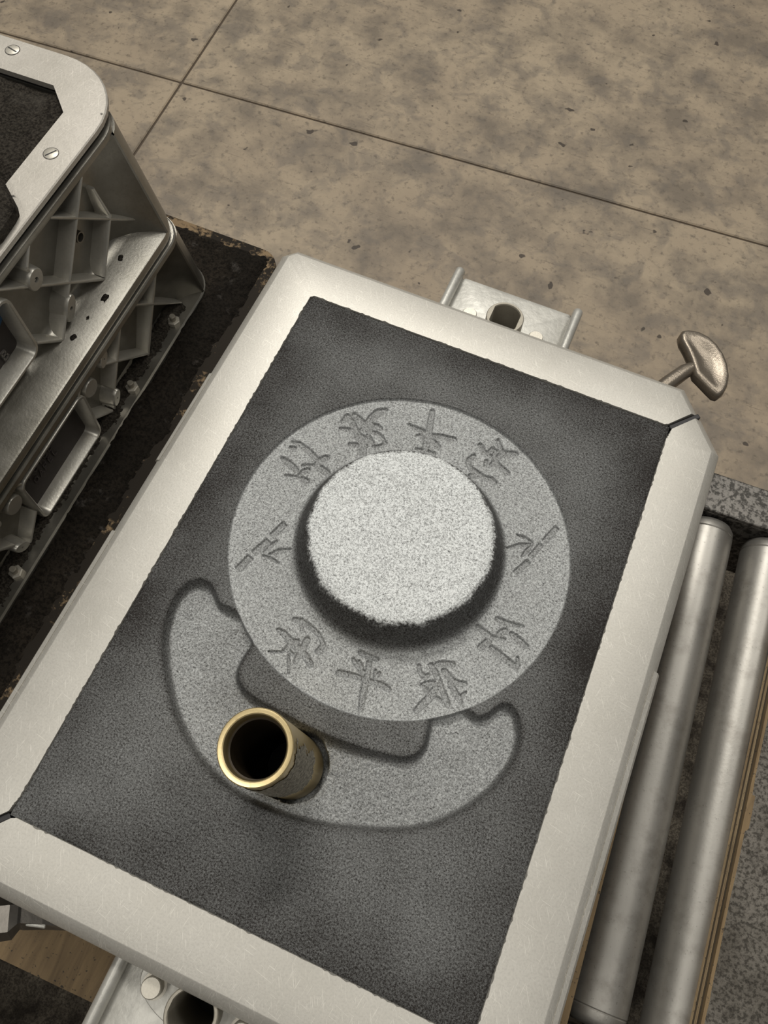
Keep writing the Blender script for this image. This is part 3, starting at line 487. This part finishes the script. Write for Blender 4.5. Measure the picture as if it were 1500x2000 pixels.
def smooth_closed(poly, it=2):
    for _ in range(it):
        q = []
        for a, b in zip(poly, poly[1:] + poly[:1]): q += [(a[0] * .75 + b[0] * .25, a[1] * .75 + b[1] * .25), (a[0] * .25 + b[0] * .75, a[1] * .25 + b[1] * .75)]
        poly = q
    return poly
rr = np.hypot(X - RC[0], Y - RC[1])
sd = poly_sd(smooth_closed(RUNNER, 2))
ring_m = sst(RINGR + 0.0007, RINGR - 0.0007, rr)
runner_m = sst(-0.0010, 0.0036, sd) * (1 - ring_m)
boss_z = np.interp(rr, [0, 0.050, 0.0585, 0.0622, 0.0648, 0.0668, 0.0690, 0.0715, 0.0740, 0.0765, 0.080], np.array([0.0255, 0.0255, 0.0253, 0.0246, 0.0228, 0.0190, 0.0125, 0.0055, 0.0010, -0.0024, -0.0030]))
Z = -0.0007 + 0 * X - 0.0090 * runner_m
Z = Z * (1 - ring_m) + ring_m * boss_z
Z += runner_m * ((n_f - 0.5) * 0.0016 + (n_m - 0.5) * 0.0012) + (n_f - 0.5) * 0.00022
Z += (rr < 0.067) * (n_f - 0.5) * 0.0003
edge_d = np.minimum.reduce([X - x0, x1 - X, Y - y0, y1 - Y])
Z -= np.clip(1 - edge_d / 0.0022, 0, 1) * (0.0006 + 0.0012 * n_m)
part = np.zeros(X.shape, int)             # 0 face, 1 rim, 2 boss, 3 runner, 10+ glyphs
part[(rr < RINGR)] = 1; part[rr < 0.0765] = 2; part[(sd > -0.0006) & (rr >= RINGR)] = 3
glyph = np.zeros(X.shape)
for gi, (key, strokes) in enumerate(GLYPHS.items()):
    A = np.array([p for s in strokes for p in s]) * 1e-3; lo = A[:, :2].min(0) - 0.004; hi = A[:, :2].max(0) + 0.004
    i0, i1 = [int(np.clip((v - x0) / stp, 0, nx - 1)) for v in (lo[0], hi[0])]; j0, j1 = [int(np.clip((v - y0) / stp, 0, ny - 1)) for v in (lo[1], hi[1])]
    sx, sy = X[i0:i1, j0:j1], Y[i0:i1, j0:j1]; g = np.full(sx.shape, 1.0); bamboo = key[0] == 'b'
    for si, s in enumerate(strokes):
        P = np.array(s) * 1e-3
        for a, b in zip(P, P[1:]):
            if bamboo and si < 3:          # square-ended cane joints
                L = np.hypot(*(b[:2] - a[:2])); ux, uy = (b[:2] - a[:2]) / L; tt = (sx - a[0]) * ux + (sy - a[1]) * uy; nn = -(sx - a[0]) * uy + (sy - a[1]) * ux
                dd = np.maximum(np.abs(nn) - a[2], np.abs(tt - L / 2) - L / 2)
            else:
                d_, t_ = seg_dist(a[0], a[1], b[0], b[1], sx, sy); dd = d_ - (a[2] + (b[2] - a[2]) * t_)
            g = np.minimum(g, dd)
    m = sst(0.00062, -0.00012, g); outside_boss = sst(0.0745, 0.0765, rr[i0:i1, j0:j1]); m = m * outside_boss
    glyph[i0:i1, j0:j1] = np.maximum(glyph[i0:i1, j0:j1], m)
    sub = part[i0:i1, j0:j1]; sub[(m > 0.05)] = 10 + gi
Z -= glyph * 0.0018
# sprue hole round the tube
TB = Vector((-0.0107, -0.1225)); ang = np.arctan2(Y - TB.y, X - TB.x); hr = 0.0222 + 0.0056 * np.clip(np.cos(ang - 0.25), 0, 1) + 0.0022 * (n_m - 0.45) + 0.001 * (n_f - .5)
hd = np.hypot(X - TB.x, Y - TB.y) - hr
Z = np.where(hd < 0, -0.030 - 0.0 * Z, Z - 0.0010 * np.exp(-np.clip(hd, 0, 1) / 0.002))
# parting dust with painted shade: dust settles on what faces up, thin on steep flanks
gx, gy = np.gradient(Z, stp); gxs = gx; slope = np.hypot(gx, gy)
dust_shade = 0.042 + 0.07 * (n_l - 0.5) + 0.068 * sst(0.0, 0.05, edge_d) + 0.02 * sst(0.05, -0.20, Y)
dust_shade = dust_shade * (1 - runner_m) + runner_m * (0.300 + 0.14 * (n_l - 0.5))
dust_shade = dust_shade * (1 - ring_m) + ring_m * (0.405 + 0.05 * (n_l - 0.5))
n_g = vnoise(0.0008, 21); fl_edge = 0.0642 + 0.0022 * (n_m - 0.5) + 0.0026 * (n_f - 0.5) + 0.0034 * (n_g - 0.5)
flank = sst(-0.0022, 0.0016, rr - fl_edge) * sst(0.0790, 0.0725, rr)
dust_shade = np.where(rr < 0.0690, 0.72 + 0.05 * (n_l - 0.5), dust_shade)
dust_shade = dust_shade * (1 - flank) + flank * (0.055 + 0.03 * n_f)  # bare flank sand; contact shade at the foot painted in too
rs = sst(-0.0045, 0.0005, sd) * sst(0.0048, 0.0016, sd) * (1 - ring_m); dust_shade = dust_shade * (1 - 0.45 * rs) 
dust_shade = dust_shade * (1 - 0.27 * glyph - 0.9 * glyph * (1 - glyph))  # glyph floors and edges darkened in the colour as recess shade
nrm = np.stack([-gx, -gy, np.ones_like(gx)], -1); nrm /= np.linalg.norm(nrm, axis=-1, keepdims=True)
mould = empty('sand_mould', (0, 0, -0.12)); tag(mould, 'dark sand mould with raised round boss, engraved rim and crescent channel', 'sand mould')
bm = bmesh.new(); box(bm, -0.1524, 0.1524, -0.2174, 0.2174, 0.0003, 0.085, bev=0.0); from_bm('sand_body', bm, 'blacksand', mould)
idx = np.arange(nx * ny).reshape(nx, ny); quads = np.stack([idx[:-1, :-1], idx[1:, :-1], idx[1:, 1:], idx[:-1, 1:]], -1).reshape(-1, 4)
qp = part[:-1, :-1].reshape(-1); qp = np.maximum(qp, part[1:, 1:].reshape(-1) * (part[1:, 1:].reshape(-1) >= 10))
VV = np.stack([X, Y, Z + 0.12], -1).reshape(-1, 3); NN = nrm.reshape(-1, 3); DD = dust_shade.reshape(-1)
names = {0: 'mould_face', 1: 'rim_impression', 2: 'raised_boss', 3: 'runner_channel'}
for k in sorted(set(qp.tolist())):
    q = quads[qp == k]; used, inv_ = np.unique(q.reshape(-1), return_inverse=True)
    key = list(GLYPHS)[k - 10] if k >= 10 else None
    nm = names.get(k) or ('engraved_bamboo' if key[0] == 'b' else 'engraved_character')
    me = bpy.data.meshes.new(nm); nq = len(q)
    me.vertices.add(len(used)); me.vertices.foreach_set('co', VV[used].astype(np.float32).reshape(-1))
    me.loops.add(nq * 4); me.loops.foreach_set('vertex_index', inv_.astype(np.int32).reshape(-1))
    me.polygons.add(nq); me.polygons.foreach_set('loop_start', np.arange(0, nq * 4, 4, dtype=np.int32))
    me.update(calc_edges=True); me.polygons.foreach_set('use_smooth', np.ones(nq, bool))
    at = me.attributes.new('dust_shade', 'FLOAT', 'POINT'); at.data.foreach_set('value', DD[used].astype(np.float32))
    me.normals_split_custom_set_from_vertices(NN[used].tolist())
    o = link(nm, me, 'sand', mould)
    if k == 1: RIM = o
    if k >= 10: o['label'] = 'engraved bamboo stalk with leaves' if key[0] == 'b' else 'brush-style character cut into the rim'
for o in list(mould.children):
    if o.name.startswith('engraved'): o.parent = RIM

# ------------------------------------------------------------------ brass sprue tube
t0 = Vector((-0.0107, -0.1225, -0.008)); t1 = Vector((-0.0187, -0.1269, 0.080)); axis = (t1 - t0).normalized(); base = t0 - axis * 0.0195
L = (t1 - base).length; q = Vector((0, 0, 1)).rotation_difference(axis).to_matrix().to_4x4()
spr = empty('sprue_tube', base); spr.matrix_world = Matrix.Translation(base) @ q
tag(spr, 'brass sprue tube standing in the crescent channel of the mould', 'tube')
bm = bmesh.new(); ro = 0.0214; ri = 0.0170
lathe(bm, [(ro, 0), (ro, L - 0.0008), (ro - 0.0006, L - 0.0001), (ro - 0.0014, L), (ri + 0.0014, L), (ri + 0.0008, L - 0.0004), (ri, L - 0.0022), (ri, L - 0.009), (ri, 0)], 72, close=True)
from_bm('tube_wall', bm, 'brass', spr, auto=0.5)
bm = bmesh.new(); lathe(bm, [(ri + 0.0001, L - 0.008), (ri - 0.0010, L - 0.0085), (ri - 0.0010, 0.0003), (ri + 0.0001, 0.0003)], 64, close=True); from_bm('soot_and_shade_lining', bm, 'soot_shade', spr, auto=0.5)  # added lining: soot and the deep bore's shade in one dark colour
bm = bmesh.new(); prism(bm, [(0.0155 * math.cos(a), 0.0165 * math.sin(a)) for a in np.linspace(0, 2 * math.pi, 40, endpoint=False)], 0.0, 0.0006); from_bm('tube_shade_disc', bm, 'rubber_and_shade', spr)
bm = bmesh.new(); na, nh = 70, 56; G = {}
def lob(a, h): return 0.5 + 0.25 * math.sin(5 * a + 9 * h) + 0.15 * math.sin(13 * a - 21 * h + 1.3) + 0.1 * math.sin(31 * a + 47 * h)
for i in range(na):
    for j in range(nh):
        a = math.radians(-150 + 200 * i / (na - 1)); h = j / (nh - 1); z = 0.024 + (L - 0.028) * h
        e = min(i / (na - 1), 1 - i / (na - 1)) * 5; top = 1 - 0.10 * lob(a * 1.3, 0.3) - 0.38 * max(0, math.cos(a + math.radians(112)))**6 * 0.4; bot = 0.05 + 0.16 * lob(a, 0.7)
        ok = e > lob(a * 2, h * 2) * 0.7 and bot < h < top
        if ok: G[i, j] = bm.verts.new(((ro + 0.0003 + 0.0003 * random.random()) * math.cos(a), (ro + 0.0003 + 0.0003 * random.random()) * math.sin(a), z))
for i in range(na - 1):
    for j in range(nh - 1):
        k4 = [(i, j), (i + 1, j), (i + 1, j + 1), (i, j + 1)]
        if all(k in G for k in k4): bm.faces.new([G[k] for k in k4])
bmesh.ops.delete(bm, geom=[v for v in bm.verts if not v.link_faces], context='VERTS')
tc = NT('sand_film_on_brass'); g = tc.noise(520, 3, 0.7); c = tc.mix(tc.ramp(g, [(0.36, 0), (0.66, 1)]), (0.09, 0.08, 0.06), (0.40, 0.37, 0.30)); tc.bump(g, 0.4, 0.0006); M['film'] = tc.out(c, 0.7, 0.2)
from_bm('sand_film', bm, 'film', spr, smooth=True)
# ------------------------------------------------------------------ tall ribbed flask on the black board
FO = (-0.2905, 0.0, -0.1195); FTH = 0.0204
lf = empty('ribbed_flask', FO, FTH); tag(lf, 'tall two-part cast aluminium flask with diagonal ribs on its side', 'flask')
YC = 0.031; HX = 0.20; HY = 0.255; XC = -0.20
def rloop(inset, r, z, yin=0.0, n=10):
    r = max(r, 0.004); return [(x + XC, y + YC, z) for x, y in rrect(-HX + inset, HX - inset, -HY + inset + yin, HY - inset - yin, r, n)]
def ringpart(name, prof, mat, auto=0.55):
    bm = bmesh.new(); loft(bm, [rloop(*p) for p in prof], ring=True); return from_bm(name, bm, mat, lf, auto=auto)
ringpart('lower_body', [(0.0046, .030, .0945, .0185), (0.0036, .030, .0932, .0185), (0.0036, .030, .0880, .0185), (0.0050, .030, .0865, .0185), (0.0260, .03, .0850), (0.0260, .03, .0110), (0.0240, .03, .0080), (0.0020, .036, .0070), (0.0004, .036, .0055), (0.0, .036, .0030), (0.0, .036, 0.0), (0.0620, .02, 0.0, -.0285), (0.0620, .02, .0945, -.0285)], 'cast')
ringpart('upper_body', [(0.0272, .035, .2070), (0.0268, .035, .2062), (0.0268, .035, .2020), (0.0280, .035, .2008), (0.0410, .03, .2000), (0.0410, .03, .1200), (0.0395, .03, .1160), (0.0360, .03, .1130), (0.0300, .04, .1110), (0.0085, .032, .1050, .0165), (0.0070, .032, .1040, .0165), (0.0065, .032, .1020, .0165), (0.0065, .032, .0965, .0165), (0.0620, .02, .0965, -.0285), (0.0620, .02, .2070, -.0285)], 'cast')
# lip plate with chamfered opening, screwed down
n = 10; out = rrect(-HX + 0.0300, HX - 0.0300, -HY + 0.001, HY - 0.001, 0.062, n)
inn = []
bx, by, ch = HX - 0.0620, HY - 0.0345, 0.022
corner = [[(bx, by - ch), (bx - ch, by)], [(-bx + ch, by), (-bx, by - ch)], [(-bx, -by + ch), (-bx + ch, -by)], [(bx - ch, -by), (bx, -by + ch)]]
for (a, b) in corner:
    for i in range(n + 1): inn.append((a[0] + (b[0] - a[0]) * i / n, a[1] + (b[1] - a[1]) * i / n))
P3 = lambda pts, z: [(x + XC, y + YC, z) for x, y in pts]
bm = bmesh.new(); sh = lambda pts, d: [(x * (1 - d / HX), y * (1 - d / HY)) for x, y in pts]
loft(bm, [P3(out, .2105), P3(out, .2142), P3(sh(out, 0.0010), .2150), P3(inn, .2150), P3(inn, .2105)], ring=True)
lip = from_bm('lip_plate', bm, 'lip', lf, auto=0.5)
ringpart('lip_gasket', [(0.0325, .055, .2069), (0.0325, .055, .2106), (0.0600, .02, .2106, -.0285), (0.0600, .02, .2069, -.0285)], 'rubber_and_shade')
def screw(x, y, a):
    bm = bmesh.new(); T = Matrix.Translation((x, y, 0.2150)) @ Matrix.Rotation(a, 4, 'Z')
    lathe(bm, [(0.0054, -0.0015), (0.0054, 0.0003), (0.0050, 0.0005), (0.0, 0.0005)], 28, mat=T); s = from_bm('screw', bm, 'bolt', lf, auto=0.6)
    bm = bmesh.new(); box(bm, -0.0046, 0.0046, -0.00055, 0.00055, 0.0002, 0.00062, mat=T); from_bm('slot', bm, 'rubber_and_shade', s)
    bm = bmesh.new(); lathe(bm, [(0.0054, 0.0), (0.0054, 0.00025), (0.0059, 0.00025), (0.0059, 0.0)], 28, close=True, mat=T); from_bm('countersink', bm, 'grime', s)
for (x, y, a) in ((-0.1337, 0.2727, -0.25), (-0.0482, 0.1894, 1.0), (-0.0475, 0.031, 0.4), (-0.0482, -0.127, 2.0), (-0.268, 0.2727, 0.9), (-0.3518, 0.1894, 1.9)): screw(x, y, a)

def rib(p0, p1, xo0, xo1, xin, t=0.0013, root=0.0019, name='rib', mat='castpale'):
    a = Vector(p0); b = Vector(p1); d = (b - a).normalized(); nn = Vector((-d.y, d.x)); bm = bmesh.new(); loops = []
    for p, xo in ((a - d * 0.001, xo0), (b + d * 0.001, xo1)):
        prof = [(xin - 0.002, -root), (xo - 0.0012, -t), (xo - 0.0003, -t * 0.55), (xo, 0), (xo - 0.0003, t * 0.55), (xo - 0.0012, t), (xin - 0.002, root)]
        loops.append([(x, p.x + nn.x * o, p.y + nn.y * o) for x, o in prof])
    loft(bm, loops); return from_bm(name, bm, mat, lf, auto=0.8)
def boss(c, ra, rb, xo, xin, ang=0.0, hole=0.0022, mat='castpale', name='boss'):
    bm = bmesh.new(); nn = 28
    def ell(a_, b_, x, p=1.0):
        o = []
        for i in range(nn):
            w = 2 * math.pi * i / nn; u = a_ * math.cos(w); v = b_ * math.sin(w) * (abs(math.sin(w)) ** (p - 1) if p != 1 else 1)
            o.append((x, c[0] + u * math.cos(ang) - v * math.sin(ang), c[1] + u * math.sin(ang) + v * math.cos(ang)))
        return o
    loops = [ell(ra * 1.25, rb * 1.25, xin - 0.001), ell(ra * 1.06, rb * 1.06, xo - 0.004), ell(ra, rb, xo - 0.0006), ell(ra - 0.0005, rb - 0.0005, xo)]
    if hole: loops += [ell(hole, hole, xo), ell(hole, hole, xo - 0.004)]
    loft(bm, loops); return from_bm(name, bm, mat, lf, auto=0.6)
UX = -0.0265; UW = -0.041
LX = lambda z: -0.0075 - 0.0060 * (1 - z / 0.09); LW = -0.026
def both(f, *pts):
    f(*pts); f(*[(2 * YC - y, z) for y, z in pts])
u = lambda a, b: rib(a, b, UX, UX, UW)
l = lambda a, b: rib(a, b, LX(a[1]), LX(b[1]), LW)
for a, b in (((.1885, .2010), (.1020, .1090)), ((.1700, .1130), (.2019, .1506)), ((.1460, .2015), (.2275, .1215)), ((.0760, .2005), (.1690, .1095)), ((.1166, .2015), (.1066, .1905)), ((.1066, .1905), (.1071, .1780)), ((.0805, .1335), (.1030, .1080))): both(u, a, b)
for a, b in (((.2030, .1740), (.2019, .1506)),): both(lambda p, q_: rib(p, q_, UX - 0.008, UX, UW), a, b)
for a, b in (((.2124, .0870), (.1682, .0100)), ((.1496, .0870), (.1140, .0310)), ((.1670, .0870), (.2334, .0110)), ((.1122, .0711), (.1688, .0100)), ((.0800, .0300), (.1010, .0090)), ((.0830, .0870), (.0735, .0735)), ((.1102, .0193), (.1031, .0080))): both(l, a, b)
ra_ = math.atan2(0.102, 0.082) - math.pi / 2
def b_up1(c): boss(c, 0.0078, 0.0088, UX + 0.0012, UW, ra_ if c[0] > YC else -ra_, 0.0022)
def b_up2(c): boss(c, 0.0056, 0.0115, UX + 0.0010, UW, ra_ if c[0] > YC else -ra_, 0.0017)
both(b_up1, (.1071, .1781)); both(b_up2, (.1229, .1263))
def b_lo(c): boss(c, 0.0046, 0.0085, LX(c[1]) + 0.0012, LW, ra_ if c[0] > YC else -ra_, 0.0010)
both(b_lo, (.1142, .0780)); both(b_lo, (.1102, .0200))
both(lambda c: boss(c, 0.0085, 0.0085, LX(c[1]) - 0.0005, LW, 0, 0.0), (.0900, .0660))
# hex nuts with studs on the base flange
def nut(y, x):
    bm = bmesh.new(); T = Matrix.Translation((x, y, 0.0070)) @ Matrix.Rotation(0.3 + y * 9, 4, 'Z')
    lathe(bm, [(0.0, 0), (0.0062, 0), (0.0062, 0.0042), (0.0052, 0.0050), (0.0, 0.0050)], 6, mat=T); b_ = from_bm('flange_nut', bm, 'bolt', lf)
    bm = bmesh.new(); lathe(bm, [(0.0, 0.004), (0.0030, 0.004), (0.0030, 0.0105), (0.0024, 0.0112), (0.0, 0.0112)], 14, mat=T); from_bm('stud', bm, 'steel', b_, auto=0.6)
for y in (0.2118, 0.1299, -0.0675, -0.1500): nut(y, -0.0100)
# pockets: raised rim, recessed back plate
def rr2(y0, y1, z0, z1, r, nn=6): return rrect(y0, y1, z0, z1, r, nn)
def pocket(y0, y1, z0, z1, r, xo, xin, backmat, slope, label):
    p = [(y + s, z) for (y, z), s in [((a, b), slope * (b - z0)) for a, b in rr2(y0, y1, z0, z1, r)]]
    cy_ = (y0 + y1) / 2; p = [(cy_ + (y - cy_) * (1 - slope * 0.0), z) for y, z in p]
    pin = inset_poly(p, 0.0032); bm = bmesh.new(); xf = (lambda z: xo(z)) if callable(xo) else (lambda z: xo)
    pin2 = inset_poly(p, 0.0050)
    loft(bm, [[(xin - 0.001, y, z) for y, z in p], [(xf(z) - 0.0008, y, z) for y, z in p], [(xf(z), y, z) for y, z in inset_poly(p, 0.0007)], [(xf(z), y, z) for y, z in inset_poly(p, 0.0025)], [(xf(z) - 0.0008, y, z) for y, z in pin], [(xin - 0.001, y, z) for y, z in pin2]], ring=True)
    o = from_bm('pocket_rim', bm, 'castpale', lf, auto=0.8)
    bm = bmesh.new(); loft(bm, [[(xin - 0.0008, y, z) for y, z in pin], [(xin + 0.0010, y, z) for y, z in pin]]); bp = from_bm('pocket_plate', bm, backmat, o); bp['label'] = label
    return o, bp
pu, bu = pocket(YC - 0.048, YC + 0.048, 0.1290, 0.1950, 0.010, UX + 0.002, UW, 'grime', 0.0, 'dark stained plate with blue paint')
pl, bl = pocket(YC - 0.048, YC + 0.0485, 0.0085, 0.0775, 0.010, lambda z: LX(z) + 0.001, LW, 'grime', 0.0, 'dark plate with raised lettering')
# blue paint patch on the upper pocket plate
bm = bmesh.new(); pts = [(0.052 + 0.020 * math.cos(a) * (1 + 0.25 * math.sin(3 * a + 1)), 0.166 + 0.012 * math.sin(a) * (1 + 0.2 * math.sin(4 * a))) for a in np.linspace(0, 2 * math.pi, 26, endpoint=False)]
loft(bm, [[(UW + 0.0009, y, z) for y, z in pts], [(UW + 0.0014, y, z) for y, z in pts]]); from_bm('blue_patch', bm, 'blue', pu)
def strokes(name, segs, c, s, x, parent, mat='letter', h=0.0016, w=0.0007):
    bm = bmesh.new()
    for (a, b) in segs:
        a = Vector(a); b = Vector(b); d = b - a; ln = d.length * s; an = math.atan2(d.y, d.x)
        T = Matrix(((0, 0, 1, x), (1, 0, 0, c[0] + a.x * s), (0, 1, 0, c[1] + a.y * s), (0, 0, 0, 1))) @ Matrix.Rotation(an, 4, 'Z')
        box(bm, -w, ln + w, -w, w, -0.0004, h, mat=T)
    return from_bm(name, bm, mat, parent)
LET = {'A': [((0, 0), (.35, 1)), ((.35, 1), (.7, 0)), ((.15, .4), (.55, .4))], 'B': [((0, 0), (0, 1)), ((0, 1), (.5, .9)), ((.5, .9), (.5, .58)), ((.5, .58), (0, .5)), ((.5, .5), (.6, .1)), ((.6, .1), (0, 0)), ((.5, .58), (.5, .5))],
       'P': [((0, 0), (0, 1)), ((0, 1), (.5, .95)), ((.5, .95), (.5, .55)), ((.5, .55), (0, .5))], 'T': [((.3, 0), (.3, 1)), ((0, 1), (.6, 1))], 'I': [((.2, 0), (.2, 1))], '-': [((0, .5), (.5, .5))],
       'R': [((0, 0), (0, 1)), ((0, 1), (.5, .95)), ((.5, .95), (.5, .55)), ((.5, .55), (0, .5)), ((.15, .5), (.55, 0))], 'K': [((0, 0), (0, 1)), ((0, .45), (.5, 1)), ((.12, .55), (.55, 0))], 'E': [((0, 0), (0, 1)), ((0, 1), (.5, 1)), ((0, .5), (.4, .5)), ((0, 0), (.5, 0))],
       'F': [((0, 0), (0, 1)), ((0, 1), (.5, 1)), ((0, .5), (.4, .5))], 'O': [((0, .2), (0, .8)), ((0, .8), (.3, 1)), ((.3, 1), (.6, .8)), ((.6, .8), (.6, .2)), ((.6, .2), (.3, 0)), ((.3, 0), (0, .2))], 'L': [((0, 0), (0, 1)), ((0, 0), (.5, 0))], 'C': [((.5, .9), (.2, 1)), ((.2, 1), (0, .7)), ((0, .7), (0, .3)), ((0, .3), (.2, 0)), ((.2, 0), (.5, .1))]}
strokes('raised_letter', LET['A'], (0.1690, 0.1700), 0.0085, UW, lf)
bm = bmesh.new(); T = Matrix.Translation((UW, 0.1705, 0.1540)) @ Matrix.Rotation(math.pi / 2, 4, 'Y')
lathe(bm, [(0.0050, -0.001), (0.0048, 0.0060), (0.0036, 0.0060), (0.0036, -0.001)], 20, close=True, mat=T); from_bm('raised_ring', bm, 'cast', lf, auto=0.6)
strokes('raised_letter', LET['B'], (0.0560, 0.1365), 0.0080, UW + 0.001, pu)
for k, (txt, zz, yy) in enumerate((('PAT I-RKI', 0.0560, -0.006), ('FCTEE', 0.0440, 0.002), ('OAPEL', 0.0330, 0.004))):
    y = yy
    for ch_ in txt:
        if ch_ != ' ': strokes('raised_letter', LET[ch_], (y, zz), 0.0070, LW + 0.001, pl, 'letterdark', 0.0010, 0.00045)
        y += 0.0072
strokes('raised_letter', LET['L'], (0.1640, 0.0700), 0.0080, LW, lf); strokes('raised_letter', LET['I'], (0.1600, 0.0560), 0.0070, LW, lf)
# corner posts: smooth hollow flare from the wall out to the corner
def post(sx, sy):
    def pt(x, y, z): return ((x if sx > 0 else 2 * XC - x), (y if sy > 0 else 2 * YC - y), z)
    def sec_(zs, wall, y_in, xo, yo, r, conc):
        P = []
        for tt in np.linspace(0, 1, 9):
            y = y_in + (yo - r * 0.75 - y_in) * tt; P.append((wall + (xo - wall) * tt ** conc, y))
        for a in np.linspace(12, 90, 8): P.append((xo - r + r * math.cos(math.radians(a)), yo - r + r * math.sin(math.radians(a))))
        P += [(xo - r - 0.03, yo), (xo - r - 0.03, yo - 0.02), (wall - 0.012, yo - 0.05), (wall - 0.012, y_in)]
        return [pt(x, y, zs) for x, y in P]
    bm = bmesh.new(); lo = []
    for tt in np.linspace(0, 1, 7): z = 0.1040 + (0.2012 - 0.1040) * tt; lo.append(sec_(z, UW, 0.185 + 0.018 * tt, -0.0068 - 0.0200 * tt, YC + HY - 0.0198 - 0.0042 * tt, 0.036 - 0.002 * tt, 2.6))
    loft(bm, lo); from_bm('corner_post', bm, 'cast', lf, auto=0.7)
    bm = bmesh.new(); lo = []
    for tt in np.linspace(0, 1, 6): z = 0.0065 + (0.0870 - 0.0065) * tt; lo.append(sec_(z, LW, 0.214 - 0.004 * tt, -0.0012 - 0.0042 * tt, YC + HY - 0.0012 - 0.0160 * tt, 0.036 - 0.004 * tt, 2.2))
    loft(bm, lo); from_bm('corner_post', bm, 'cast', lf, auto=0.7)
for sx in (1, -1):
    for sy in (1, -1): post(sx, sy)
LFM = Matrix.Translation(FO) @ Matrix.Rotation(FTH, 4, 'Z')
# sand rammed inside the tall flask
bm = bmesh.new(); box(bm, XC - HX + 0.0625, XC + HX - 0.0625, YC - HY + 0.0342, YC + HY - 0.0342, 0.0005, 0.20)
ps = from_bm('packed_sand', bm, 'blacksand'); ps.matrix_world = LFM; tag(ps, 'dark sand packed inside the tall ribbed flask', 'sand')
o = crust_patch('sand_surface', XC - HX + 0.0615, XC + HX - 0.0615, YC - HY + 0.034, YC + HY - 0.034, 0.2035, 0.008, 'blacksand', ps, step=0.003, edge=0.003, edgenoise=0.0, seed=9)
# loose sand lying on the base flange
ls = crust_patch('loose_sand', -0.034, -0.0035, -0.20, 0.240, 0.0070, 0.0060, 'blacksand', None, step=0.0010, rag=(0.014, 0.0024), edge=0.0085, edgenoise=1.25, thick=0.0004, seed=12)
ls.matrix_world = LFM; tag(ls, 'black loose sand lying on the base flange of the tall ribbed flask', 'sand', kind='stuff')
# sand-caked slab on top of the lip
sl = [(-0.3285, 0.1220), (-0.3300, 0.1290), (-0.3350, 0.1345), (-0.3640, 0.1560), (-0.4700, 0.2150), (-0.5600, 0.1200), (-0.5000, -0.0400), (-0.4000, -0.0400), (-0.3330, 0.0700), (-0.3270, 0.1040)]
bm = bmesh.new(); zt = FO[2] + 0.2150
lp = [[(x, y, zt) for x, y in sl], [(x, y, zt + 0.008) for x, y in sl], [(x, y, zt + 0.011) for x, y in inset_poly(sl, 0.002)], [(x, y, zt + 0.012) for x, y in inset_poly(sl, 0.006)]]
loft(bm, lp); s_ = from_bm('caked_slab', bm, 'blacksand', smooth=False); tag(s_, 'dark sand-caked slab resting on the lip of the tall ribbed flask', 'slab')
# crumbs of sand on the middle ledge
CRUMBS = [(-0.0264, 0.1938, 0.0022, 'black sand crumb on the middle ledge, the one closest to the flask corner'), (-0.0188, 0.1530, 0.0026, 'largest black sand crumb on the middle ledge of the tall ribbed flask'),
          (-0.0210, 0.1294, 0.0013, 'smallest black sand crumb on the middle ledge of the tall ribbed flask'), (-0.0217, 0.1081, 0.0022, 'black sand crumb on the middle ledge beside the foot of the lowest rib')]
for i, (x, y, r, lab) in enumerate(CRUMBS):
    bm = bmesh.new(); bmesh.ops.create_icosphere(bm, subdivisions=2, radius=1.0)
    for v in bm.verts: k = 1 + 0.35 * math.sin(5 * v.co.x + i) * math.sin(4 * v.co.y + 2 * i); v.co = Vector((v.co.x * r * k, v.co.y * r * 1.5 * k, max(v.co.z, -0.25) * r * 0.55))
    zz = 0.1050 + (0.0085 + x) / (0.0085 - 0.0300) * 0.0060 + 0.14 * r
    o = from_bm('sand_crumb', bm, 'blacksand', smooth=True); o.matrix_world = LFM @ Matrix.Translation((x, y, zz)); tag(o, lab, 'crumb', 'sand crumbs on the middle ledge')
